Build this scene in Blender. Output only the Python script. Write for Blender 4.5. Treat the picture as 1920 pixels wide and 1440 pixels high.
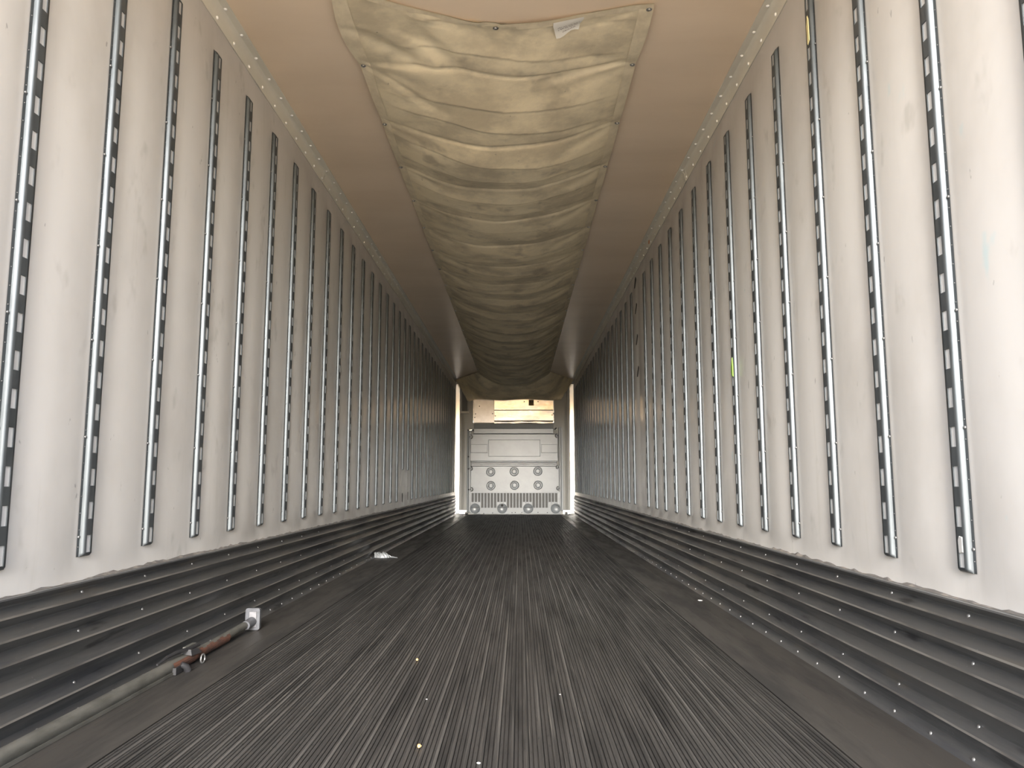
import bpy, math, random
from math import sin, cos, pi, exp, sqrt

for o in list(bpy.data.objects):
    bpy.data.objects.remove(o, do_unlink=True)
scene = bpy.context.scene
COL = scene.collection
random.seed(7)

# ------------------------------------------------------------------ camera
F_PX, YAW, PITCH = 1455.9, 0.0100, 0.1241
CX, CZ = 0.1056, 0.688
cam_data = bpy.data.cameras.new('camera')
cam_data.sensor_width = 36.0
cam_data.lens = 36.0 * F_PX / 1920.0
cam_data.clip_start = 0.02
cam_data.clip_end = 500
cam = bpy.data.objects.new('camera', cam_data)
COL.objects.link(cam)
cam.location = (CX, 0.0, CZ)
cam.rotation_euler = (pi / 2 + PITCH, 0.0, YAW)
scene.camera = cam

# ------------------------------------------------------------------ sky, sun, exposure
SUN_ELEV, SUN_AZ = math.radians(16), math.radians(181.8)   # unseen sun behind the rear opening, set low and wide to carry light deep
world = bpy.data.worlds.new('sky')
scene.world = world
world.use_nodes = True
wn = world.node_tree
wn.nodes.clear()
w_out = wn.nodes.new('ShaderNodeOutputWorld')
w_bg = wn.nodes.new('ShaderNodeBackground')
w_sky = wn.nodes.new('ShaderNodeTexSky')
w_sky.sky_type = 'NISHITA'
w_sky.sun_disc = False
w_sky.sun_elevation = math.radians(32)
w_sky.sun_rotation = SUN_AZ
w_sky.dust_density = 2.0
w_sky.air_density = 1.0
w_bg.inputs['Strength'].default_value = 0.42
wn.links.new(w_sky.outputs['Color'], w_bg.inputs['Color'])
wn.links.new(w_bg.outputs['Background'], w_out.inputs['Surface'])

sun_data = bpy.data.lights.new('sun', 'SUN')
sun_data.energy = 7.5
sun_data.angle = math.radians(28)
sun_data.color = (1.0, 0.975, 0.94)
sun = bpy.data.objects.new('sun', sun_data)
COL.objects.link(sun)
sun.location = (0, -30, 12)
# the lamp shines along its own -Z: turned to point down the trailer, dipping by the sun's elevation
sun.rotation_euler = (pi / 2 - SUN_ELEV, 0.0, pi - SUN_AZ)

vs = scene.view_settings
vs.view_transform = 'Standard'
vs.look = 'None'
vs.gamma = 1.0
vs.use_curve_mapping = False
vs.exposure = 1.24

# ------------------------------------------------------------------ dimensions (metres)
W = 1.24            # half width between wall faces
H = 2.797           # ceiling height
D = 16.267          # front wall
YB = 0.45          # rear opening of the trailer
PITCH_R = 0.4057    # spacing of the wall rails
RAIL_L0, RAIL_R0 = 1.9783, 1.5727
RAIL_B, RAIL_T = 0.4582, 2.5736
RAIL_W = 0.075


def ray(u, v):
    """Direction through a pixel of the 1920x1440 photograph."""
    x, y, z = (u - 960) / F_PX, 1.0, (720 - v) / F_PX
    c, s = cos(PITCH), sin(PITCH)
    y, z = c * y - s * z, s * y + c * z
    c, s = cos(YAW), sin(YAW)
    return c * x - s * y, s * x + c * y, z


def on_y(u, v, Y):
    d = ray(u, v)
    t = Y / d[1]
    return CX + t * d[0], CZ + t * d[2]


# ------------------------------------------------------------------ mesh helpers
class MB:
    def __init__(self):
        self.v, self.f, self.m = [], [], []

    def add(self, vs_, fs, mi=0):
        n = len(self.v)
        self.v += [tuple(p) for p in vs_]
        self.f += [tuple(n + i for i in f) for f in fs]
        self.m += [mi] * len(fs)
        return self

    def box(self, a, b, mi=0):
        x0, y0, z0 = a
        x1, y1, z1 = b
        return self.add([(x0, y0, z0), (x1, y0, z0), (x1, y1, z0), (x0, y1, z0),
                         (x0, y0, z1), (x1, y0, z1), (x1, y1, z1), (x0, y1, z1)],
                        [(0, 3, 2, 1), (4, 5, 6, 7), (0, 1, 5, 4), (1, 2, 6, 5), (2, 3, 7, 6), (3, 0, 4, 7)], mi)

    def bevel_box(self, a, b, c, axis=1, mi=0):
        """Box whose face towards -axis is chamfered by c (a raised plate)."""
        x0, y0, z0 = a
        x1, y1, z1 = b
        vs_ = [(x0, y1, z0), (x1, y1, z0), (x1, y1, z1), (x0, y1, z1),
               (x0, y0 + c, z0), (x1, y0 + c, z0), (x1, y0 + c, z1), (x0, y0 + c, z1),
               (x0 + c, y0, z0 + c), (x1 - c, y0, z0 + c), (x1 - c, y0, z1 - c), (x0 + c, y0, z1 - c)]
        fs = [(0, 3, 2, 1)]
        for i in range(4):
            j = (i + 1) % 4
            fs += [(i, j, 4 + j, 4 + i), (4 + i, 4 + j, 8 + j, 8 + i)]
        fs += [(8, 9, 10, 11)]
        return self.add(vs_, fs, mi)

    def prism_y(self, prof, y0, y1, closed=True, caps=True, mi=0):
        """Profile of (x, z) points swept along Y."""
        n = len(prof)
        vs_ = [(x, y0, z) for x, z in prof] + [(x, y1, z) for x, z in prof]
        fs = []
        for i in range(n if closed else n - 1):
            j = (i + 1) % n
            fs.append((i, j, n + j, n + i))
        if caps and closed:
            fs += [tuple(range(n))[::-1], tuple(range(n, 2 * n))]
        return self.add(vs_, fs, mi)

    def tube(self, pts, r, n=12, caps=True, mi=0):
        from mathutils import Vector
        P = [Vector(p) for p in pts]
        R = r if isinstance(r, (list, tuple)) else [r] * len(P)
        vs_, fs = [], []
        for i, p in enumerate(P):
            d = (P[min(i + 1, len(P) - 1)] - P[max(i - 1, 0)]).normalized()
            up = Vector((0, 0, 1)) if abs(d.z) < 0.9 else Vector((1, 0, 0))
            a = d.cross(up).normalized()
            b = a.cross(d)
            for k in range(n):
                t = 2 * pi * k / n
                vs_.append(p + R[i] * (cos(t) * a + sin(t) * b))
        for i in range(len(P) - 1):
            for k in range(n):
                k2 = (k + 1) % n
                fs.append((i * n + k, i * n + k2, (i + 1) * n + k2, (i + 1) * n + k))
        if caps:
            fs += [tuple(range(n))[::-1], tuple(range((len(P) - 1) * n, len(P) * n))]
        return self.add(vs_, fs, mi)

    def lathe(self, c, axis, prof, n=16, mi=0):
        """Rings of (radius, height) about axis (a unit vector) at c."""
        from mathutils import Vector
        d = Vector(axis).normalized()
        up = Vector((0, 0, 1)) if abs(d.z) < 0.9 else Vector((1, 0, 0))
        a = d.cross(up).normalized()
        b = a.cross(d)
        vs_, fs = [], []
        for r, h in prof:
            for k in range(n):
                t = 2 * pi * k / n
                vs_.append(Vector(c) + d * h + max(r, 1e-5) * (cos(t) * a + sin(t) * b))
        for i in range(len(prof) - 1):
            for k in range(n):
                k2 = (k + 1) % n
                fs.append((i * n + k, i * n + k2, (i + 1) * n + k2, (i + 1) * n + k))
        return self.add(vs_, fs, mi)

    def grid(self, rows, mi=0):
        nr, nc = len(rows), len(rows[0])
        return self.add([p for r in rows for p in r],
                        [(i * nc + j, i * nc + j + 1, (i + 1) * nc + j + 1, (i + 1) * nc + j)
                         for i in range(nr - 1) for j in range(nc - 1)], mi)

    def mesh(self, name, mats, smooth=False):
        me = bpy.data.meshes.new(name)
        me.from_pydata(self.v, [], self.f)
        for m in (mats if isinstance(mats, (list, tuple)) else [mats]):
            me.materials.append(m)
        if max(self.m, default=0) > 0:
            me.polygons.foreach_set('material_index', self.m)
        if smooth:
            me.polygons.foreach_set('use_smooth', [True] * len(me.polygons))
            if smooth != 'all':
                try:
                    me.set_sharp_from_angle(angle=math.radians(38))
                except Exception:
                    pass
        me.update()
        return me

    def build(self, name, mats, parent=None, smooth=False, loc=None):
        return link(name, self.mesh(name, mats, smooth), parent, loc)


def link(name, me, parent=None, loc=None):
    o = bpy.data.objects.new(name, me)
    COL.objects.link(o)
    if parent is not None:
        o.parent = parent
    if loc is not None:
        o.location = loc
    return o


def tag(o, label, cat, group=None, kind=None):
    o['label'] = label
    o['category'] = cat
    if group:
        o['group'] = group
    if kind:
        o['kind'] = kind
    return o


def thing(name, loc, label, cat, group=None, kind=None):
    o = bpy.data.objects.new(name, None)
    o.empty_display_size = 0.1
    COL.objects.link(o)
    o.location = loc
    return tag(o, label, cat, group, kind)


def put(o, parent):
    """Parent a mesh that was written in world coordinates under an Empty that only has a location."""
    o.parent = parent
    o.location = tuple(-c for c in parent.location)
    return o


# ------------------------------------------------------------------ materials
def mat(name, col, rough=0.5, metal=0.0, spec=0.5, col2=None, nscale=(3, 3, 3), lo=0.35, hi=0.7, detail=5,
        bump=0.0, bscale=(40, 40, 40), bdist=0.002, rough2=None, marks=None, coat=0.0, sheen=0.0):
    """Principled material; col2 comes in through a noise in world position; marks = list of
    (colour, scale, lo, hi, amount) for scratches and smudges."""
    m = bpy.data.materials.new(name)
    m.use_nodes = True
    nt = m.node_tree
    N, L = nt.nodes, nt.links
    b = N['Principled BSDF']
    b.inputs['Roughness'].default_value = rough
    b.inputs['Metallic'].default_value = metal
    b.inputs['Specular IOR Level'].default_value = spec
    b.inputs['Coat Weight'].default_value = coat
    b.inputs['Coat Roughness'].default_value = 0.12
    b.inputs['Sheen Weight'].default_value = sheen
    b.inputs['Base Color'].default_value = (*col, 1)
    geo = None

    def noise(scale, det=5.0, rgh=0.6, off=0.0):
        nonlocal geo
        if geo is None:
            geo = N.new('ShaderNodeNewGeometry')
        mp = N.new('ShaderNodeMapping')
        mp.inputs['Scale'].default_value = scale
        mp.inputs['Location'].default_value = (off, off * 1.7, off * 0.6)
        L.new(geo.outputs['Position'], mp.inputs['Vector'])
        t = N.new('ShaderNodeTexNoise')
        t.inputs['Scale'].default_value = 1.0
        t.inputs['Detail'].default_value = det
        t.inputs['Roughness'].default_value = rgh
        L.new(mp.outputs['Vector'], t.inputs['Vector'])
        return t.outputs['Fac']

    def ramp(fac, a, c):
        r = N.new('ShaderNodeMapRange')
        r.interpolation_type = 'SMOOTHSTEP'
        r.inputs['From Min'].default_value = a
        r.inputs['From Max'].default_value = c
        L.new(fac, r.inputs['Value'])
        return r.outputs['Result']

    cur = None
    if col2 is not None:
        fac = ramp(noise(nscale, detail), lo, hi)
        mx = N.new('ShaderNodeMix')
        mx.data_type = 'RGBA'
        mx.inputs[6].default_value = (*col, 1)
        mx.inputs[7].default_value = (*col2, 1)
        L.new(fac, mx.inputs[0])
        cur = mx.outputs[2]
        if rough2 is not None:
            rr = N.new('ShaderNodeMapRange')
            rr.inputs['To Min'].default_value = rough
            rr.inputs['To Max'].default_value = rough2
            L.new(fac, rr.inputs['Value'])
            L.new(rr.outputs['Result'], b.inputs['Roughness'])
    for i, (mc, sc, a, c, amt) in enumerate(marks or []):
        fac = ramp(noise(sc, 3.0, 0.55, 3.1 + 5.7 * i), a, c)
        ml = N.new('ShaderNodeMath')
        ml.operation = 'MULTIPLY'
        ml.inputs[1].default_value = amt
        L.new(fac, ml.inputs[0])
        mx = N.new('ShaderNodeMix')
        mx.data_type = 'RGBA'
        if cur is None:
            mx.inputs[6].default_value = (*col, 1)
        else:
            L.new(cur, mx.inputs[6])
        mx.inputs[7].default_value = (*mc, 1)
        L.new(ml.outputs[0], mx.inputs[0])
        cur = mx.outputs[2]
    if cur is not None:
        L.new(cur, b.inputs['Base Color'])
    if bump > 0:
        bp = N.new('ShaderNodeBump')
        bp.inputs['Strength'].default_value = bump
        bp.inputs['Distance'].default_value = bdist
        L.new(noise(bscale, 4.0, 0.6, 9.0), bp.inputs['Height'])
        L.new(bp.outputs['Normal'], b.inputs['Normal'])
    return m


M = {}
M['wall'] = mat('white_liner', (0.585, 0.575, 0.56), 0.23, spec=0.6, col2=(0.50, 0.485, 0.465), nscale=(1.2, 1.6, 1.1), lo=0.42, hi=0.75,
                bump=0.05, bscale=(30, 30, 12), bdist=0.003,
                marks=[((0.30, 0.29, 0.27), (7, 8, 5), 0.61, 0.76, 0.35),
                       ((0.16, 0.16, 0.16), (22, 30, 14), 0.715, 0.76, 0.5),
                       ((0.42, 0.40, 0.36), (3, 16, 1.2), 0.62, 0.85, 0.45),
                       ((0.30, 0.55, 0.62), (5, 7, 5), 0.70, 0.80, 0.35)])
M['ceiling'] = mat('ceiling_liner', (0.89, 0.74, 0.565), 0.34, spec=0.5, col2=(0.82, 0.67, 0.50), nscale=(0.5, 1.6, 1), lo=0.35, hi=0.7,
                   bump=0.06, bscale=(6, 12, 6), bdist=0.006)
M['trim'] = mat('ceiling_trim', (0.74, 0.715, 0.62), 0.40, spec=0.5, col2=(0.66, 0.635, 0.55), nscale=(3, 2, 3))
M['rivet'] = mat('white_rivet', (0.93, 0.92, 0.88), 0.25)
M['rail'] = mat('galvanised_rail', (0.10, 0.112, 0.12), 0.47, metal=0.6, col2=(0.07, 0.079, 0.086), nscale=(20, 20, 6), lo=0.4, hi=0.7,
                bump=0.05, bscale=(90, 90, 50), bdist=0.001)
M['slot_back'] = mat('slot_backing', (0.52, 0.525, 0.53), 0.45, col2=(0.42, 0.425, 0.43), nscale=(8, 8, 4))
M['steel'] = mat('zinc_steel', (0.55, 0.55, 0.54), 0.3, metal=0.9)
M['dull'] = mat('dull_steel_rivet', (0.22, 0.22, 0.22), 0.4, metal=0.7)
M['scuff'] = mat('aluminium_kick_plate', (0.185, 0.188, 0.19), 0.36, metal=0.75, col2=(0.085, 0.09, 0.10), nscale=(6, 1.1, 14), lo=0.38, hi=0.72,
                 rough2=0.55, bump=0.12, bscale=(50, 6, 60), bdist=0.002,
                 marks=[((0.5, 0.5, 0.5), (60, 70, 16), 0.72, 0.78, 0.5), ((0.03, 0.03, 0.035), (12, 3, 22), 0.62, 0.74, 0.7),
                        ((0.28, 0.24, 0.18), (5, 2, 20), 0.62, 0.8, 0.4)])
M['crest'] = mat('worn_crest_highlight', (0.34, 0.33, 0.31), 0.4, metal=0.75, col2=(0.17, 0.165, 0.16), nscale=(8, 2.2, 20), lo=0.4, hi=0.65)
M['sealant'] = mat('grimy_sealant', (0.085, 0.08, 0.075), 0.8, col2=(0.17, 0.155, 0.14), nscale=(30, 18, 30), lo=0.45, hi=0.65, bump=0.3, bscale=(60, 60, 60))
M['slat'] = mat('floor_aluminium', (0.050, 0.048, 0.046), 0.55, metal=0.45, spec=0.22, col2=(0.02, 0.0195, 0.019), nscale=(16, 1.3, 1), lo=0.38, hi=0.72, rough2=0.62,
                bump=0.25, bscale=(330, 14, 1), bdist=0.0015,
                marks=[((0.02, 0.02, 0.02), (210, 38, 1), 0.60, 0.68, 0.85), ((0.25, 0.235, 0.21), (150, 1.5, 1), 0.62, 0.78, 0.5),
                       ((0.012, 0.012, 0.012), (2.0, 0.7, 1), 0.56, 0.80, 0.5)])
M['ridge'] = mat('worn_slat_ridge', (0.12, 0.116, 0.11), 0.5, metal=0.6, col2=(0.035, 0.034, 0.033), nscale=(26, 0.5, 1), lo=0.36, hi=0.60)
M['plate'] = mat('floor_edge_plate', (0.066, 0.062, 0.057), 0.47, metal=0.5, spec=0.25, col2=(0.034, 0.033, 0.032), nscale=(9, 1.2, 1), lo=0.38, hi=0.7, rough2=0.62,
                 bump=0.12, bscale=(150, 4, 1), bdist=0.001)
M['dark'] = mat('floor_gap', (0.025, 0.025, 0.025), 0.8)
M['canvas'] = mat('khaki_canvas', (0.86, 0.76, 0.54), 0.72, spec=0.3, col2=(0.58, 0.51, 0.365), nscale=(2.6, 3.2, 2), lo=0.40, hi=0.66,
                  bump=0.25, bscale=(14, 14, 14), bdist=0.01,
                  marks=[((0.30, 0.26, 0.19), (5, 4, 4), 0.58, 0.74, 0.5), ((0.10, 0.085, 0.07), (24, 13, 20), 0.72, 0.78, 0.6),
                         ((0.62, 0.55, 0.42), (3, 2.5, 2), 0.60, 0.78, 0.5)])
M['hem'] = mat('canvas_hem', (0.80, 0.71, 0.52), 0.7, spec=0.3, col2=(0.66, 0.58, 0.42), nscale=(14, 9, 10), bump=0.2, bscale=(60, 60, 60))
M['tag'] = mat('white_label', (0.88, 0.86, 0.78), 0.6)
M['ink'] = mat('faded_ink', (0.42, 0.36, 0.33), 0.7)
M['front'] = mat('front_liner', (0.46, 0.455, 0.42), 0.40, spec=0.4, col2=(0.40, 0.395, 0.365), nscale=(5, 5, 1.2))
M['bright'] = mat('bright_aluminium', (0.66, 0.65, 0.63), 0.24, metal=0.95)
M['evap'] = mat('evaporator_aluminium', (0.42, 0.36, 0.29), 0.24, metal=1.0, col2=(0.33, 0.27, 0.21), nscale=(3, 3, 9), bump=0.2, bscale=(2.5, 2.5, 5), bdist=0.02)
M['evap_panel'] = mat('brushed_panel', (0.72, 0.67, 0.63), 0.38, metal=0.7, col2=(0.62, 0.57, 0.53), nscale=(6, 6, 5))
M['grey'] = mat('grey_plastic', (0.315, 0.34, 0.355), 0.30, spec=0.55, col2=(0.27, 0.29, 0.305), nscale=(2, 2, 2.5), bump=0.05, bscale=(20, 20, 20))
M['grey2'] = mat('pale_grey_plastic', (0.35, 0.37, 0.38), 0.35, spec=0.5)
M['hole'] = mat('dark_opening', (0.05, 0.048, 0.045), 0.7)
M['slot_in'] = mat('slot_duct', (0.11, 0.11, 0.105), 0.5)
M['black'] = mat('black_rubber', (0.018, 0.018, 0.02), 0.5)
M['brown'] = mat('warning_label', (0.20, 0.13, 0.03), 0.6)
M['tube'] = mat('dull_steel_tube', (0.13, 0.128, 0.115), 0.55, metal=0.4, col2=(0.075, 0.075, 0.066), nscale=(30, 7, 30), bump=0.2, bscale=(80, 40, 80))
M['rust'] = mat('rusty_steel', (0.095, 0.036, 0.02), 0.85, col2=(0.03, 0.015, 0.011), nscale=(40, 14, 40), bump=0.4, bscale=(120, 90, 120))
M['pad'] = mat('foot_pad_grey', (0.085, 0.089, 0.10), 0.55, metal=0.2, col2=(0.06, 0.063, 0.07), nscale=(40, 40, 40))
M['pad_metal'] = mat('pad_metal', (0.19, 0.19, 0.20), 0.45, metal=0.4, col2=(0.14, 0.14, 0.15), nscale=(60, 60, 60))
M['film'] = mat('clear_plastic_film', (0.20, 0.21, 0.215), 0.3, spec=0.7)
M['kernel'] = mat('corn_kernel', (0.36, 0.23, 0.10), 0.5)
M['white'] = mat('white_scrap', (0.40, 0.40, 0.395), 0.6)
M['leaf'] = mat('green_scrap', (0.16, 0.30, 0.03), 0.6)
M['orange'] = mat('rust_blot', (0.60, 0.24, 0.08), 0.7)
M['yellow'] = mat('yellow_foam', (0.62, 0.54, 0.28), 0.7)
M['ground'] = mat('dry_gravel', (0.74, 0.585, 0.41), 0.9, col2=(0.66, 0.51, 0.355), nscale=(0.6, 0.6, 1), bump=0.4, bscale=(12, 12, 12), bdist=0.02)

# ------------------------------------------------------------------ ground of the yard outside
g = MB()
g.box((-60, -60, -1.45), (60, 80, -1.35))
tag(g.build('ground', M['ground']), 'dry gravel ground of the yard under the trailer', 'ground', kind='structure')

# ------------------------------------------------------------------ floor
fl = MB()
fl.box((-W - 0.08, YB, -0.16), (W + 0.08, D + 0.12, -0.014))
floor = tag(fl.build('floor', M['dark']), 'dark ribbed aluminium floor running the whole length of the trailer', 'floor', kind='structure')

SL = 0.0381
NS = 49
prof = [(-0.0180, -0.013), (-0.0180, -0.0006), (-0.0172, 0.0), (-0.0105, 0.0), (-0.0097, -0.0045), (-0.0078, -0.0045),
        (-0.0070, 0.0), (0.0015, 0.0), (0.0023, -0.0045), (0.0042, -0.0045), (0.0050, 0.0), (0.0100, 0.0),
        (0.0112, 0.0012), (0.0158, 0.0012), (0.0170, 0.0), (0.0180, -0.0006), (0.0180, -0.013)]
sb = MB().prism_y(prof, YB, D - 0.1)
for i in (11, 12, 13):
    sb.m[i] = 1
slat_me = sb.mesh('floor_slat', [M['slat'], M['ridge']])
for i in range(NS):
    o = link('floor_slat', slat_me, floor, ((i - (NS - 1) / 2) * SL - 0.005, 0, 0))
x_s = NS / 2 * SL
for s in (-1, 1):
    e = x_s + 0.004
    pr = [(s * (e - s * 0.005), -0.013), (s * (e - s * 0.005), 0.0), (s * 1.02, 0.0), (s * 1.0215, -0.0012), (s * 1.0245, -0.0012), (s * 1.026, 0.0),
          (s * 1.10, 0.0), (s * 1.1015, -0.0012), (s * 1.1045, -0.0012), (s * 1.106, 0.0), (s * 1.235, 0.0), (s * 1.235, -0.013)]
    MB().prism_y(pr if s < 0 else pr[::-1], YB, D - 0.02).build('edge_plate', M['plate'], floor)

# ------------------------------------------------------------------ side walls
def make_wall(side):
    sg = -1 if side == 'left' else 1
    y_near = RAIL_L0 if sg < 0 else RAIL_R0
    y0c = y_near + RAIL_W / 2
    rnd = random.Random(11 if sg < 0 else 23)
    amps = [0.0068 * rnd.uniform(0.75, 1.25) for _ in range(80)]
    half = RAIL_W / 2 + 0.006

    def bulge(y, z):
        k = math.floor((y - y0c) / PITCH_R)
        d = (y - y0c) - k * PITCH_R
        t = (d - half) / (PITCH_R - 2 * half)
        if t <= 0 or t >= 1:
            return 0.0
        lo = min(1, max(0, (z - 0.36) / 0.14))
        hi = min(1, max(0, (2.69 - z) / 0.16))
        fz = lo * lo * (3 - 2 * lo) * hi * hi * (3 - 2 * hi)
        a = amps[(k + 10) % 80]
        return a * fz * sin(pi * t) ** 0.8 * (1 + 0.18 * sin(2.1 * z + 1.7 * k))

    ys = []
    k0 = math.floor((YB - y0c) / PITCH_R)
    k1 = math.ceil((D - y0c) / PITCH_R)
    for k in range(k0, k1):
        for q in (0, half, half + 0.02, 0.10, 0.14, 0.18, PITCH_R / 2, 0.23, 0.27, 0.31, PITCH_R - half - 0.02, PITCH_R - half):
            y = y0c + k * PITCH_R + q
            if YB < y < D + 0.02:
                ys.append(y)
    ys = [YB] + ys + [D + 0.05]
    zs = [-0.01, 0.3, 0.36, 0.40, 0.43, 0.46, 0.50, 0.6, 0.8, 1.0, 1.2, 1.4, 1.6, 1.8, 2.0, 2.2, 2.4, 2.53, 2.57, 2.61, 2.65, 2.69, 2.72, H + 0.01]
    m = MB()
    rows = [[(sg * (W - bulge(y, z)), y, z) for y in (ys if sg < 0 else ys[::-1])] for z in zs]
    m.grid(rows)
    m.box((sg * W if sg > 0 else -W - 0.08, YB, -0.16), (W + 0.08 if sg > 0 else -W, YB + 0.01, H + 0.1))
    x0, x1 = sorted((sg * (W + 0.012), sg * (W + 0.09)))
    m.box((x0, YB, -0.16), (x1, D + 0.12, H + 0.1))
    wall = m.build('wall_' + side, M['wall'], smooth='all')
    return tag(wall, 'white scuffed liner wall on the %s side, ribbed with slotted rails' % side, 'wall', kind='structure')


wall_left = make_wall('left')
wall_right = make_wall('right')


def rail_meshes(sg, length):
    """Slotted hat-section rail; local y away from the camera, x towards the inside of the trailer."""
    P = [(0.0, 0.0018), (0.012, 0.0022), (0.0130, 0.0080), (0.0148, 0.0118), (0.0180, 0.0135), (0.0265, 0.0135), (0.0480, 0.0135),
         (0.0570, 0.0135), (0.0600, 0.0118), (0.0615, 0.0060), (0.0630, 0.0022), (0.075, 0.0018)]
    zb = [(0.0, 0.15), (0.004, 0.75), (0.009, 1.0)]
    slots = []
    z = 0.012
    while z + 0.052 < length - 0.017:
        slots.append((z, z + 0.052))
        z += 0.1016
    levels = zb[:]
    solid = []
    for a, b in slots:
        levels += [(a, 1.0), (b, 1.0)]
    levels += [(length - 0.016, 1.0), (length - 0.006, 0.62), (length, 0.15)]
    m = MB()
    rows = [[(-sg * (0.0018 + 1.28 * (x - 0.0018) * s), y, z) for y, x in P] for z, s in levels]
    nc = len(P)
    m.v = [p for r in rows for p in r]
    for i in range(len(rows) - 1):
        is_slot = 3 <= i < len(rows) - 3 and (i - 3) % 2 == 0
        for j in range(nc - 1):
            if is_slot and j == 5:
                continue
            q = (i * nc + j, i * nc + j + 1, (i + 1) * nc + j + 1, (i + 1) * nc + j)
            m.f.append(q if sg > 0 else q[::-1])
            m.m.append(0)
    # returned lips of each slot
    for a, b in slots:
        x0, x1 = -sg * 0.0168, -sg * 0.0135
        A = [(x0, 0.0265, a), (x0, 0.0480, a), (x0, 0.0480, b), (x0, 0.0265, b)]
        Bv = [(x1, p[1], p[2]) for p in A]
        m.add(A + Bv, [(0, 1, 5, 4), (1, 2, 6, 5), (2, 3, 7, 6), (3, 0, 4, 7)])
    rail = m.mesh('wall_rail', M['rail'], smooth=True)
    b = MB()
    for a, c in slots:
        x = -sg * 0.0140
        b.add([(x, 0.0255, a - 0.002), (x, 0.049, a - 0.002), (x, 0.049, c + 0.002), (x, 0.0255, c + 0.002)], [(0, 1, 2, 3)])
    back = b.mesh('slot_backing', M['slot_back'])
    s = MB()
    z = 0.06
    while z < length - 0.03:
        s.lathe((-sg * 0.0018, 0.0066, z), (-sg, 0, 0), [(0.0046, 0), (0.0044, 0.0018), (0.0026, 0.0032), (0, 0.0036)], 8)
        z += 0.3048
    z = 0.03
    while z < length - 0.03:
        s.lathe((-sg * 0.0018, 0.0066, z), (-sg, 0, 0), [(0.0019, 0), (0.0015, 0.0012), (0, 0.0015)], 6)
        z += 0.0508
    screws = s.mesh('rail_screws', M['dull'], smooth='all')
    return rail, back, screws


RLEN = RAIL_T - RAIL_B
RM = {sg: rail_meshes(sg, RLEN) for sg in (-1, 1)}
short_me = rail_meshes(-1, RLEN - 0.352)
for sg, wall, y0 in ((-1, wall_left, RAIL_L0), (1, wall_right, RAIL_R0)):
    for k in range(-2, 36):
        y = y0 + k * PITCH_R
        if y > D - 0.12:
            break
        if sg > 0 and k == 14:
            continue                                   # this rail has been torn off
        cut = sg < 0 and k in (17, 18)                 # these two have lost their lower end
        ms = short_me if cut else RM[sg]
        z = RAIL_B + (0.352 if cut else 0.0)
        r = link('wall_rail', ms[0], wall, (sg * W, y, z))
        link('slot_backing', ms[1], r)
        if k < 14:
            link('rail_screws', ms[2], r)['kind'] = 'stuff'

# ------------------------------------------------------------------ corrugated kick plates
SC = [(0.3860, 0.002), (0.3860, 0.026), (0.3820, 0.028)]
for tip, val in ((None, 0.3620), (0.3345, 0.3070), (0.2760, 0.2460), (0.2145, 0.1715), (0.1405, 0.0930), (0.0660, 0.0250)):
    if tip:
        SC += [(tip + 0.005, 0.0275), (tip, 0.030), (tip - 0.004, 0.0275)]
    SC += [(val + 0.002, 0.004), (val - 0.002, 0.004)]
SC += [(0.0020, 0.038), (-0.002, 0.041), (-0.004, 0.002)]
for side, sg in (('left', -1), ('right', 1)):
    pr = [(sg * (W - x), z) for z, x in SC]
    m = MB()
    ny = 41
    rows = []
    for i in range(ny):
        y = YB + (D - 0.03 - YB) * i / (ny - 1)
        rows.append([(x, y, z) for x, z in (pr if sg > 0 else pr[::-1])])
    m.grid(rows)
    # worn crests of the corrugations; the lighter colour also paints a highlight on the tips
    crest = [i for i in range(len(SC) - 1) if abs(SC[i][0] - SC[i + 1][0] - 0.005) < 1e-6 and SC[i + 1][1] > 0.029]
    nf = len(SC) - 1
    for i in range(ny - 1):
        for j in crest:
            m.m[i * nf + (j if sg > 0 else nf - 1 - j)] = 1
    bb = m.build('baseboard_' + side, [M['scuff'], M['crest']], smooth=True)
    tag(bb, 'dark corrugated aluminium kick plate along the foot of the %s wall' % side, 'kick plate', kind='structure')
    # ragged bead of grimy sealant where the liner meets the plate
    rnd = random.Random(5 + sg)
    top, bot, back = [], [], []
    y = YB
    jag = 0.0
    while y < D - 0.05:
        jag = 0.6 * jag + rnd.uniform(-0.003, 0.003)
        zt = 0.3895 + jag + (0.004 if rnd.random() < 0.1 else 0)
        top.append((sg * (W - 0.0025), y, zt))
        bot.append((sg * (W - 0.012), y, 0.3865))
        back.append((sg * (W + 0.004), y, zt))
        y += 0.03
    MB().grid([bot, top, back] if sg > 0 else [back, top, bot]).build('sealant', M['sealant'], bb)
    # rivets at every stud
    rp = [(0.0058, 0), (0.0056, 0.0016), (0.0036, 0.0034), (0, 0.004)]
    one = MB().lathe((0, 0, 0), (-sg * 0.9, 0, 0.43), rp, 9).mesh('rivet', M['dull'], smooth='all')
    base_y = 2.010
    far = MB()
    for k in range(-4, 36):
        y = base_y + k * 0.4042 if sg > 0 else 2.010 + k * 0.4
        if y > D - 0.1:
            continue
        for z, x in ((0.3530, 0.0125), (0.2380, 0.0100), (0.0880, 0.0070), (0.0115, 0.0250)):
            if 0 <= k < 18:
                link('rivet', one, bb, (sg * (W - x), y, z))
            else:
                far.lathe((sg * (W - x), y, z), (-sg * 0.9, 0, 0.43), rp, 7)
        if 0 <= k < 18:
            link('rivet', one, bb, (sg * (W - 0.025), y + 0.2, 0.0115))
    far.build('rivets', M['dull'], bb, smooth='all')['kind'] = 'stuff'

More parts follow.
